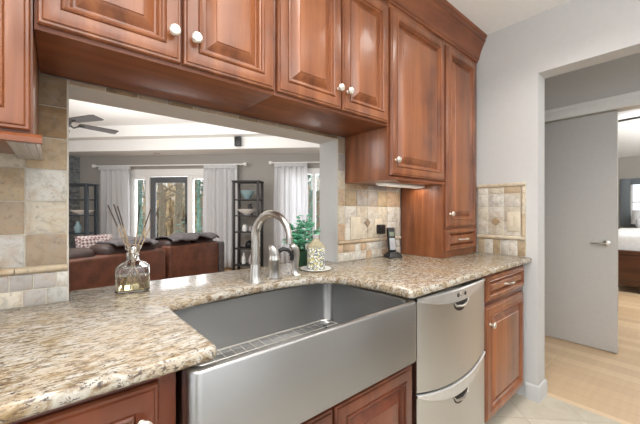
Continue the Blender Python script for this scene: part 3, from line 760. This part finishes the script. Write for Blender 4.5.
# base cabinets
YB = -.622
def base_cab(x0, x1, label, fronts, low=.1, top=.8835, y1=-.02):
    t = thing('base_cabinet', label, 'cabinet', (x0, 0, 0))
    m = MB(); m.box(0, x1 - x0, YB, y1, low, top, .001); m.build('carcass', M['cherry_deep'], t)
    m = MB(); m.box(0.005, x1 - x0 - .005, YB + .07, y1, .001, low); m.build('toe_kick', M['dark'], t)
    for kind, a, b, z0, z1, hw in fronts:
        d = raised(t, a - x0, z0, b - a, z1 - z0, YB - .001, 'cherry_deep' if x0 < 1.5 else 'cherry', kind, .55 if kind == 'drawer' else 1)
        if hw:
            if kind == 'drawer': pull(d, hw[0] - a, hw[1] - z0)
            else: knob(d, hw[0] - a, hw[1] - z0)
    return t
base_cab(-.75, .194, 'cherry base cabinet left of the sink under the granite', [('door', -.30, .158, .115, .862, (.125, .795)), ('door', -.74, -.306, .115, .862, None)])
base_cab(.198, 1.05, 'cherry sink cabinet with two doors under the steel sink', [('door', .212, .634, .115, .618, (.606, .54)), ('door', .642, 1.046, .115, .618, (.675, .54))], top=.640)
base_cab(1.70, 2.305, 'cherry base cabinet with a drawer right of the dishwasher', [('drawer', 1.712, 2.265, .735, .868, (1.99, .802)), ('door', 1.712, 2.265, .105, .705, (1.745, .615))])

# ------------------------------------------------------------------ countertop with the sink cutout
def arc(cx, cy, r, a0, a1, n=6): return [(cx + r * math.cos(R(a0 + (a1 - a0) * i / n)), cy + r * math.sin(R(a0 + (a1 - a0) * i / n))) for i in range(n + 1)]
YC = -.664
out = [(-.75, YC)] + arc(.252, YC + .022, .022, -90, 0)
out += [(.272, -.52), (.268, -.40), (.268, -.31), (.272, -.285), (.284, -.264), (.305, -.252), (.373, -.236), (.449, -.226), (.577, -.217), (.724, -.217), (.83, -.232), (.90, -.256), (.94, -.285), (.968, -.33), (.985, -.40), (.998, -.50), (1.0, -.60)]
out += arc(1.021, YC + .02, .02, 180, 270)
out += [(2.336, YC), (2.336, -.001), (XR - .002, -.001), (XR - .002, WT + .006), (XL + .002, WT + .006), (XL + .002, -.001), (-.75, -.001)]
m = MB()
r_ = .010
def offset(poly, d):
    n = len(poly); res = []
    for i in range(n):
        p0, p, p1 = Vector(poly[i - 1]), Vector(poly[i]), Vector(poly[(i + 1) % n])
        e0 = (p - p0).normalized(); e1 = (p1 - p).normalized()
        n0 = Vector((-e0.y, e0.x)); n1 = Vector((-e1.y, e1.x)); b = (n0 + n1); b = b.normalized() if b.length > 1e-6 else n0
        res.append(p + b * d / max(.4, b.dot(n0)))
    return res
rings = []
for ins, z in ((.004, .884), (0, .889), (0, .900), (.0025, .908), (.007, .9125), (.012, .914)):
    rings.append([(p[0], p[1], z) for p in offset(out, ins)])
m.loft(rings)
ct = m.build('countertop', M['granite'], None, (0, 0, 0), angle=60)
tag(ct, 'speckled cream and brown granite countertop around the sink', 'countertop')

# ------------------------------------------------------------------ sink
t = thing('apron_sink', 'large stainless steel farmhouse sink with an exposed front', 'sink', (.605, 0, .66))
x0, x1, yf, yb = -.402, .414, -.685, -.19
def ring(ins, z, r, n=6, yfi=None):
    w = x1 - x0 - 2 * ins; d = (yb - yf) - 2 * ins
    return [(p[0], p[1], z) for p in rrect(w, d, max(.004, r), n, (x0 + x1) / 2, (yf + yb) / 2)]
zt = .2195
def inner(z, e=0): 
    w0, w1, a0, a1 = x0 + .018 + e, x1 - .018 - e, yf + .020 + e, yb - .012 - e
    return [(p[0], p[1], z) for p in rrect(w1 - w0, a1 - a0, .045, 6, (w0 + w1) / 2, (a0 + a1) / 2)]
m = MB()
m.loft([ring(.004, 0, .024), ring(0, .004, .028), ring(0, zt - .006, .028), ring(.003, zt - .001, .026), ring(.006, zt, .022), inner(zt - .0005, -.004), inner(zt - .005), inner(.04, .004), inner(.024, .012), inner(.019, .03)], True, True)
m.build('basin', M['steel'], t, angle=40)
m = MB(); m.lathe([(.0, .0205), (.02, .0205), (.042, .022), (.057, .0245), (.057, .020), (0, .0195)], (0.02, -.40, 0), 24); m.build('drain', M['nickel'], t)
# wire grid lying in the sink
t = thing('sink_grid', 'stainless wire grid lying on the bottom of the sink', 'grid', (.624, -.430, .685))
m = MB(); gx, gy = .335, .200; P = rrect(2 * gx, 2 * gy, .04, 5)
m.tube([(p[0], p[1], .022) for p in P] + [(P[0][0], P[0][1], .022)], .003, 6)
for i in range(1, 17): x = -gx + 2 * gx * i / 17; m.tube([(x, -gy, .020), (x, gy, .020)], .0016, 5)
for i in range(1, 5): y = -gy + 2 * gy * i / 5; m.tube([(-gx, y, .0245), (gx, y, .0245)], .0016, 5)
m.build('wire_mesh', M['nickel'], t)
for sx in (-1, 1):
    for sy in (-1, 1):
        m = MB(); m.lathe([(0, -.004), (.009, -.004), (.009, .016), (0, .018)], (sx * .29, sy * .15, 0), 10); m.build('foot', M['black'], t)

# ------------------------------------------------------------------ faucet set
t = thing('kitchen_faucet', 'brushed nickel gooseneck faucet behind the sink', 'faucet', (.630, -.164, .914))
m = MB(); m.lathe([(0, 0), (.0315, 0), (.0315, .005), (.028, .010), (.025, .03), (.0225, .06), (.021, .075), (0, .075)], n=28); m.build('base', M['nickel'], t)
dirv = Vector((.18, -.98, 0)).normalized()
pts = [Vector((0, 0, .07)), Vector((0, 0, .13)), Vector((0, 0, .185))]
for i in range(1, 17):
    a = PI * i / 16 * .98
    pts.append(Vector((0, 0, .188)) + dirv * (.1 - .1 * math.cos(a)) + Vector((0, 0, .098 * math.sin(a))))
m = MB(); m.tube(pts, [.0175] * 3 + [.0172 - .0004 * i for i in range(16)], 18); m.build('spout', M['nickel'], t)
e = pts[-1]
m = MB(); m.tube([e + Vector((0, 0, .004)), e + Vector((0, 0, -.02))], [.0135, .0135], 16); m.build('aerator', M['nickel'], t)
t = thing('faucet_valve', 'brushed nickel faucet valve with a lever beside the gooseneck', 'faucet handle', (.732, -.150, .914))
m = MB(); m.lathe([(0, 0), (.033, 0), (.033, .004), (.028, .008), (.0265, .02), (.0265, .075), (.028, .078), (.028, .088), (.0265, .091), (.0265, .106), (0, .106)], n=28)
m.build('body', M['nickel'], t)
m = MB()
rg = []
for k, (dz, r) in enumerate(((.106, .0265), (.118, .0255), (.132, .0225), (.142, .015), (.146, .003))):
    rg.append([(r * math.cos(2 * PI * i / 24) - (.012 * k / 4), r * math.sin(2 * PI * i / 24), dz - .35 * r * math.cos(2 * PI * i / 24) * min(1, k)) for i in range(24)])
m.loft(rg); m.build('cap', M['nickel'], t)
m = MB(); m.tube([(.012, -.012, .118), (.03, -.02, .130), (.050, -.028, .125), (.064, -.034, .110), (.060, -.033, .098)], [.010, .0095, .009, .008, .006], 12); m.build('lever', M['black'], t)
t = thing('side_sprayer', 'brushed nickel side sprayer beside the patterned soap bottle', 'sprayer', (.842, -.150, .914))
m = MB(); m.lathe([(0, 0), (.027, 0), (.027, .004), (.022, .009), (.018, .018), (.018, .026), (0, .026)], n=24); m.build('base', M['nickel'], t)
m = MB(); m.tube([(0, 0, .022), (.001, 0, .045), (.003, 0, .075), (.004, 0, .1), (.0, 0, .121), (-.013, .0, .135), (-.024, 0, .132)], [.0135, .0145, .0165, .018, .0185, .016, .010], 16); m.build('spray_head', M['nickel'], t)
m = MB(); m.box(-.026, -.016, -.006, .006, .07, .115, .003); m.build('trigger', M['black'], t)

# ------------------------------------------------------------------ soap bottle on its dish, plant
t = thing('saucer', 'small white saucer under the patterned soap bottle', 'saucer', (1.002, -.105, .914))
m = MB(); m.lathe([(0, 0), (.06, 0), (.066, .003), (.078, .009), (.076, .0105), (.063, .006), (0, .005)], n=28); m.build('plate', M['porcelain'], t)
t = thing('soap_bottle', 'square shouldered bottle with blue and yellow floral pattern by the sink', 'bottle', (1.002, -.105, .9197), R(-35))
def sq(w, z, r=.012): w *= 1.22; z *= 1.08; return [(p[0], p[1], z) for p in rrect(w, w, min(r, w * .49), 4)]
m = MB(); m.loft([sq(.066, 0), sq(.07, .004), sq(.07, .098), sq(.068, .104)]); m.build('patterned_body', M['pattern'], t)
m = MB(); m.loft([sq(.0695, .102), sq(.071, .106), sq(.069, .112), sq(.052, .119), sq(.036, .127, .014), sq(.027, .134, .0125), sq(.025, .142, .0115)]); m.build('shoulder', M['shoulder'], t)
m = MB(); m.lathe([(0, .151), (.0135, .151), (.0135, .158), (.0165, .159), (.0165, .172), (0, .172)], n=18); m.build('stopper', M['silverpaint'], t)
t = thing('potted_plant', 'small leafy green plant behind the soap bottle', 'plant', (1.03, .055, .914))
m = MB(); m.lathe([(0, 0), (.034, 0), (.036, .004), (.045, .075), (.048, .08), (.042, .081), (.038, .06), (0, .058)], n=20); m.build('pot', M['pot'], t)
rnd = random.Random(11); lf = MB(); st = MB()
for k in range(34):
    an = rnd.uniform(0, 2 * PI); rr = rnd.uniform(.03, .115); hh = rnd.uniform(.03, .155) 
    if math.cos(an) > .2: hh += .05
    tip = Vector((rr * math.cos(an) * 1.05, rr * math.sin(an) * .6, .07 + hh)); b = Vector((rnd.uniform(-.02, .02), rnd.uniform(-.015, .015), .06))
    mid = b.lerp(tip, .5) + Vector((0, 0, .015)); st.tube([b, mid, tip], [.0016, .0014, .001], 5)
    for f in (.45, .62, .78, .9, 1.0):
        c = b.lerp(mid, f * 2) if f < .5 else mid.lerp(tip, f * 2 - 1)
        a2 = an + rnd.uniform(-1.6, 1.6); L = rnd.uniform(.030, .046); wv = L * .42
        dv = Vector((math.cos(a2), math.sin(a2), rnd.uniform(-.3, .8))).normalized(); sv = dv.cross(Vector((0, 0, 1))).normalized(); nv = sv.cross(dv)
        P = [c, c + dv * L * .35 + sv * wv - nv * .002, c + dv * L * .7 + sv * wv * .7, c + dv * L, c + dv * L * .7 - sv * wv * .7, c + dv * L * .35 - sv * wv - nv * .002, c + dv * L * .4 + nv * .004]
        V = [lf.bm.verts.new(p) for p in P]
        for i in range(6): lf.face([V[i], V[(i + 1) % 6], V[6]])
o = lf.build('leaves', M['leaf'], t, fix=False, angle=60); md = o.modifiers.new('thickness', 'SOLIDIFY'); md.thickness = .0008
st.build('stems', M['stem'], t)

# ------------------------------------------------------------------ reed diffuser
t = thing('reed_diffuser', 'glass reed diffuser bottle with amber oil on the counter', 'diffuser', (.216, .010, .914), R(-12))
def fl(w, d, z, r): return [(p[0], p[1], z) for p in rrect(w, d, min(r, d * .49, w * .49), 5)]
m = MB()
ex = [(.104, .066, 0, .02), (.112, .074, .004, .022), (.112, .074, .078, .022), (.107, .070, .092, .026), (.08, .056, .104, .026), (.05, .044, .110, .021), (.042, .040, .114, .0195), (.04, .04, .150, .0195), (.054, .054, .158, .0265), (.054, .054, .166, .0265), (.046, .046, .170, .0225)]
ins = [(.030, .030, .168, .0147), (.030, .030, .116, .0147), (.042, .036, .108, .017), (.072, .048, .100, .022), (.098, .061, .090, .022), (.104, .066, .077, .019), (.104, .066, .009, .019), (.098, .06, .006, .018)]
m.loft([fl(*k) for k in ex + ins]); m.build('glass_bottle', M['glass'], t, angle=50)
m = MB(); m.loft([fl(.0985, .0605, .0065, .018), fl(.1036, .0656, .009, .0188), fl(.1036, .0656, .058, .0188), fl(.1034, .0654, .0585, .0188)]); m.build('oil', M['oil'], t, angle=50)
M['reed'] = flat('rattan reed', (172, 150, 122), .7); M['reed_dark'] = flat('dark reed', (84, 70, 64), .7)
for (bx, by, tx, ty, tz) in ((.034, .01, -.078, -.004, .318), (.030, -.01, -.062, .012, .322), (.024, .012, -.048, -.012, .315), (-.008, .0, .022, .01, .32), (-.03, -.01, .060, .006, .31), (-.036, .012, .088, -.004, .312)):
    b = Vector((bx, by, .012)); e = Vector((tx, ty, tz)); 
    m = MB(); m.tube([b, b.lerp(e, .75)], .0022, 7); o = m.build('reed', M['reed'], t)
    m = MB(); m.tube([b.lerp(e, .75), e], .0022, 7); m.build('reed_tip', M['reed_dark'], o)['label'] = 'dark upper half of the reed'

# ------------------------------------------------------------------ phone, plates
t = thing('phone_cradle', 'black charging cradle of the cordless phone', 'phone cradle', (1.66, -.085, .914), R(-25))
m = MB(); m.loft([[(p[0], p[1] , z) for p in rrect(w, d, .015, 4)] for w, d, z in ((.098, .088, 0), (.102, .092, .004), (.094, .084, .016), (.074, .056, .028), (.066, .046, .034))]); m.build('base', M['black'], t)
t = thing('cordless_phone', 'cordless phone handset standing upright in its cradle', 'phone', (1.66, -.080, .9485), R(-25))
tl = Matrix.Rotation(R(-10), 4, 'X')
m = MB(); m.box(-.026, .026, -.013, .013, 0, .158, .008, 3, tl); m.build('handset', M['black'], t)
m = MB(); m.box(-.017, .017, -.0145, -.0128, .100, .128, .001, 1, tl); m.build('screen', M['screen'], t)
m = MB(); m.box(-.020, .020, -.0145, -.0128, .012, .088, .002, 1, tl); kp = m.build('keypad', M['keypad'], t)
for r in range(4):
    for c in range(3):
        m = MB(); m.box(-.017 + c * .0122, -.0075 + c * .0122, -.0165, -.0144, .018 + r * .016, .029 + r * .016, .001, 1, tl); m.build('key', M['silverpaint'], kp)
def plate(name, label, loc, rz, w=.075, h=.12, sockets=True):
    t = thing(name, label, 'wall plate', loc, rz)
    m = MB(); m.box(-w / 2, w / 2, -.006, 0, -h / 2, h / 2, .003, 2); m.build('cover_plate', M['tan'], t)
    return t
t = plate('outlet_plate', 'tan blank wall plate on the tiles left of the phone', (1.385, -.0125, 1.108), 0, .085, .135)
m = MB(); m.box(-.028, .028, -.0085, -.006, -.048, .048, .002); m.build('insert', M['tan'], t)
t = plate('outlet_plate', 'tan outlet plate behind the black power adapter', (1.600, -.0125, 1.103), 0)
m = MB(); m.box(-.017, .017, -.0085, -.006, -.048, -.012, .004); m.build('socket', M['tan'], t)
t = thing('power_adapter', 'black power adapter plugged into the tiled wall', 'adapter', (1.600, -.019, 1.095))
m = MB(); m.box(-.026, .026, -.036, 0, -.030, .030, .005); m.build('housing', M['black'], t)
m = MB(); m.tube([(0, -.02, -.03), (.0, -.022, -.06), (-.002, -.018, -.11), (.0, -.015, -.155), (.006, -.03, -.1745)], .002, 6); m.build('cord', M['silverpaint'], t)
t = plate('switch_plate', 'tan switch plate on the tiled right wall panel', (2.329, -.562, 1.142), R(-90), .085, .13)
for s in (-1, 1):
    m = MB(); m.box(s * .019 - .0145, s * .019 + .0145, -.009, -.006, -.035, .035, .002); m.build('rocker', M['tan'], t)

# ------------------------------------------------------------------ dishwasher drawers
DX0, DX1 = 1.066, 1.690; DC = (DX0 + DX1) / 2; HW = (DX1 - DX0) / 2
t = thing('drawer_dishwasher', 'stainless steel two drawer dishwasher between sink and cabinet', 'dishwasher', (DC, 0, 0))
m = MB(); m.box(-HW + .004, HW - .004, -.60, -.05, .10, .874); m.build('tub', M['dark'], t)
m = MB(); m.box(-HW + .01, HW - .01, -.56, -.05, .001, .10); m.build('toe_kick', M['dark'], t)
def bow(x): return -.640 - .026 * (1 - (x / HW) ** 2)
def slab_front(z0f, z1f, y_off, thick, n=28, w=HW - .006):
    m = MB(); rg = []
    for i in range(n + 1):
        x = -w + 2 * w * i / n; y = bow(x) - y_off; a, b = z0f(x), z1f(x)
        rg.append([(x, y + thick, a), (x, y + .003, a), (x, y, a + .003), (x, y, b - .003), (x, y + .003, b), (x, y + thick, b)])
    m.loft(rg); return m
for nm, zl, zh in (('top', .478, .868), ('low', .115, .470)):
    q = lambda x: (1 - (x / HW) ** 2)
    if nm == 'top': lo = lambda x: .5 - .0 - .035 * q(x); 
    else: lo = lambda x: .115
    hi = (lambda x: .868) if nm == 'top' else (lambda x: .494 - .035 * q(x))
    dr = slab_front(lo, hi, 0, .04).build('drawer', M['steel_v'], t, angle=30)
    cs = slab_front(lambda x: hi(x) - .010 - .046 * q(x), lambda x: hi(x) - .001, .005, .008).build('control_strip', M['strip'], dr, angle=30)
    zb = hi(0) - .058
    pk = MB(); rg = []
    for i in range(17):
        x = -.062 + .124 * i / 16; dd = .04 * math.sqrt(max(0, 1 - (x / .062) ** 2)) + .001
        rg.append([(x, bow(x) - .0015, zb - dd), (x, bow(x) - .0015, zb + .006), (x, bow(x) + .004, zb + .006), (x, bow(x) + .004, zb - dd)])
    pk.loft(rg); pk.build('handle_recess', M['blackmetal'], dr)
    lp = MB(); lp.tube([(-.066, bow(-.066) - .004, zb + .004), (-.05, bow(0) - .008, zb - .012), (0, bow(0) - .013, zb - .018), (.05, bow(0) - .008, zb - .012), (.066, bow(.066) - .004, zb + .004)], [.003, .005, .006, .005, .003], 10); lp.build('handle_lip', M['nickel'], dr)
    if nm == 'top':
        for k in (-1, 0, 1):
            b = MB(); b.lathe([(0, 0), (.009, 0), (.009, .003), (.0065, .003), (.0065, .0015), (0, .0015)], (k * .032, bow(k * .032) - .0035, hi(0) - .026), 18, '-y'); b.build('button', M['blackmetal' if k else 'nickel'], cs)
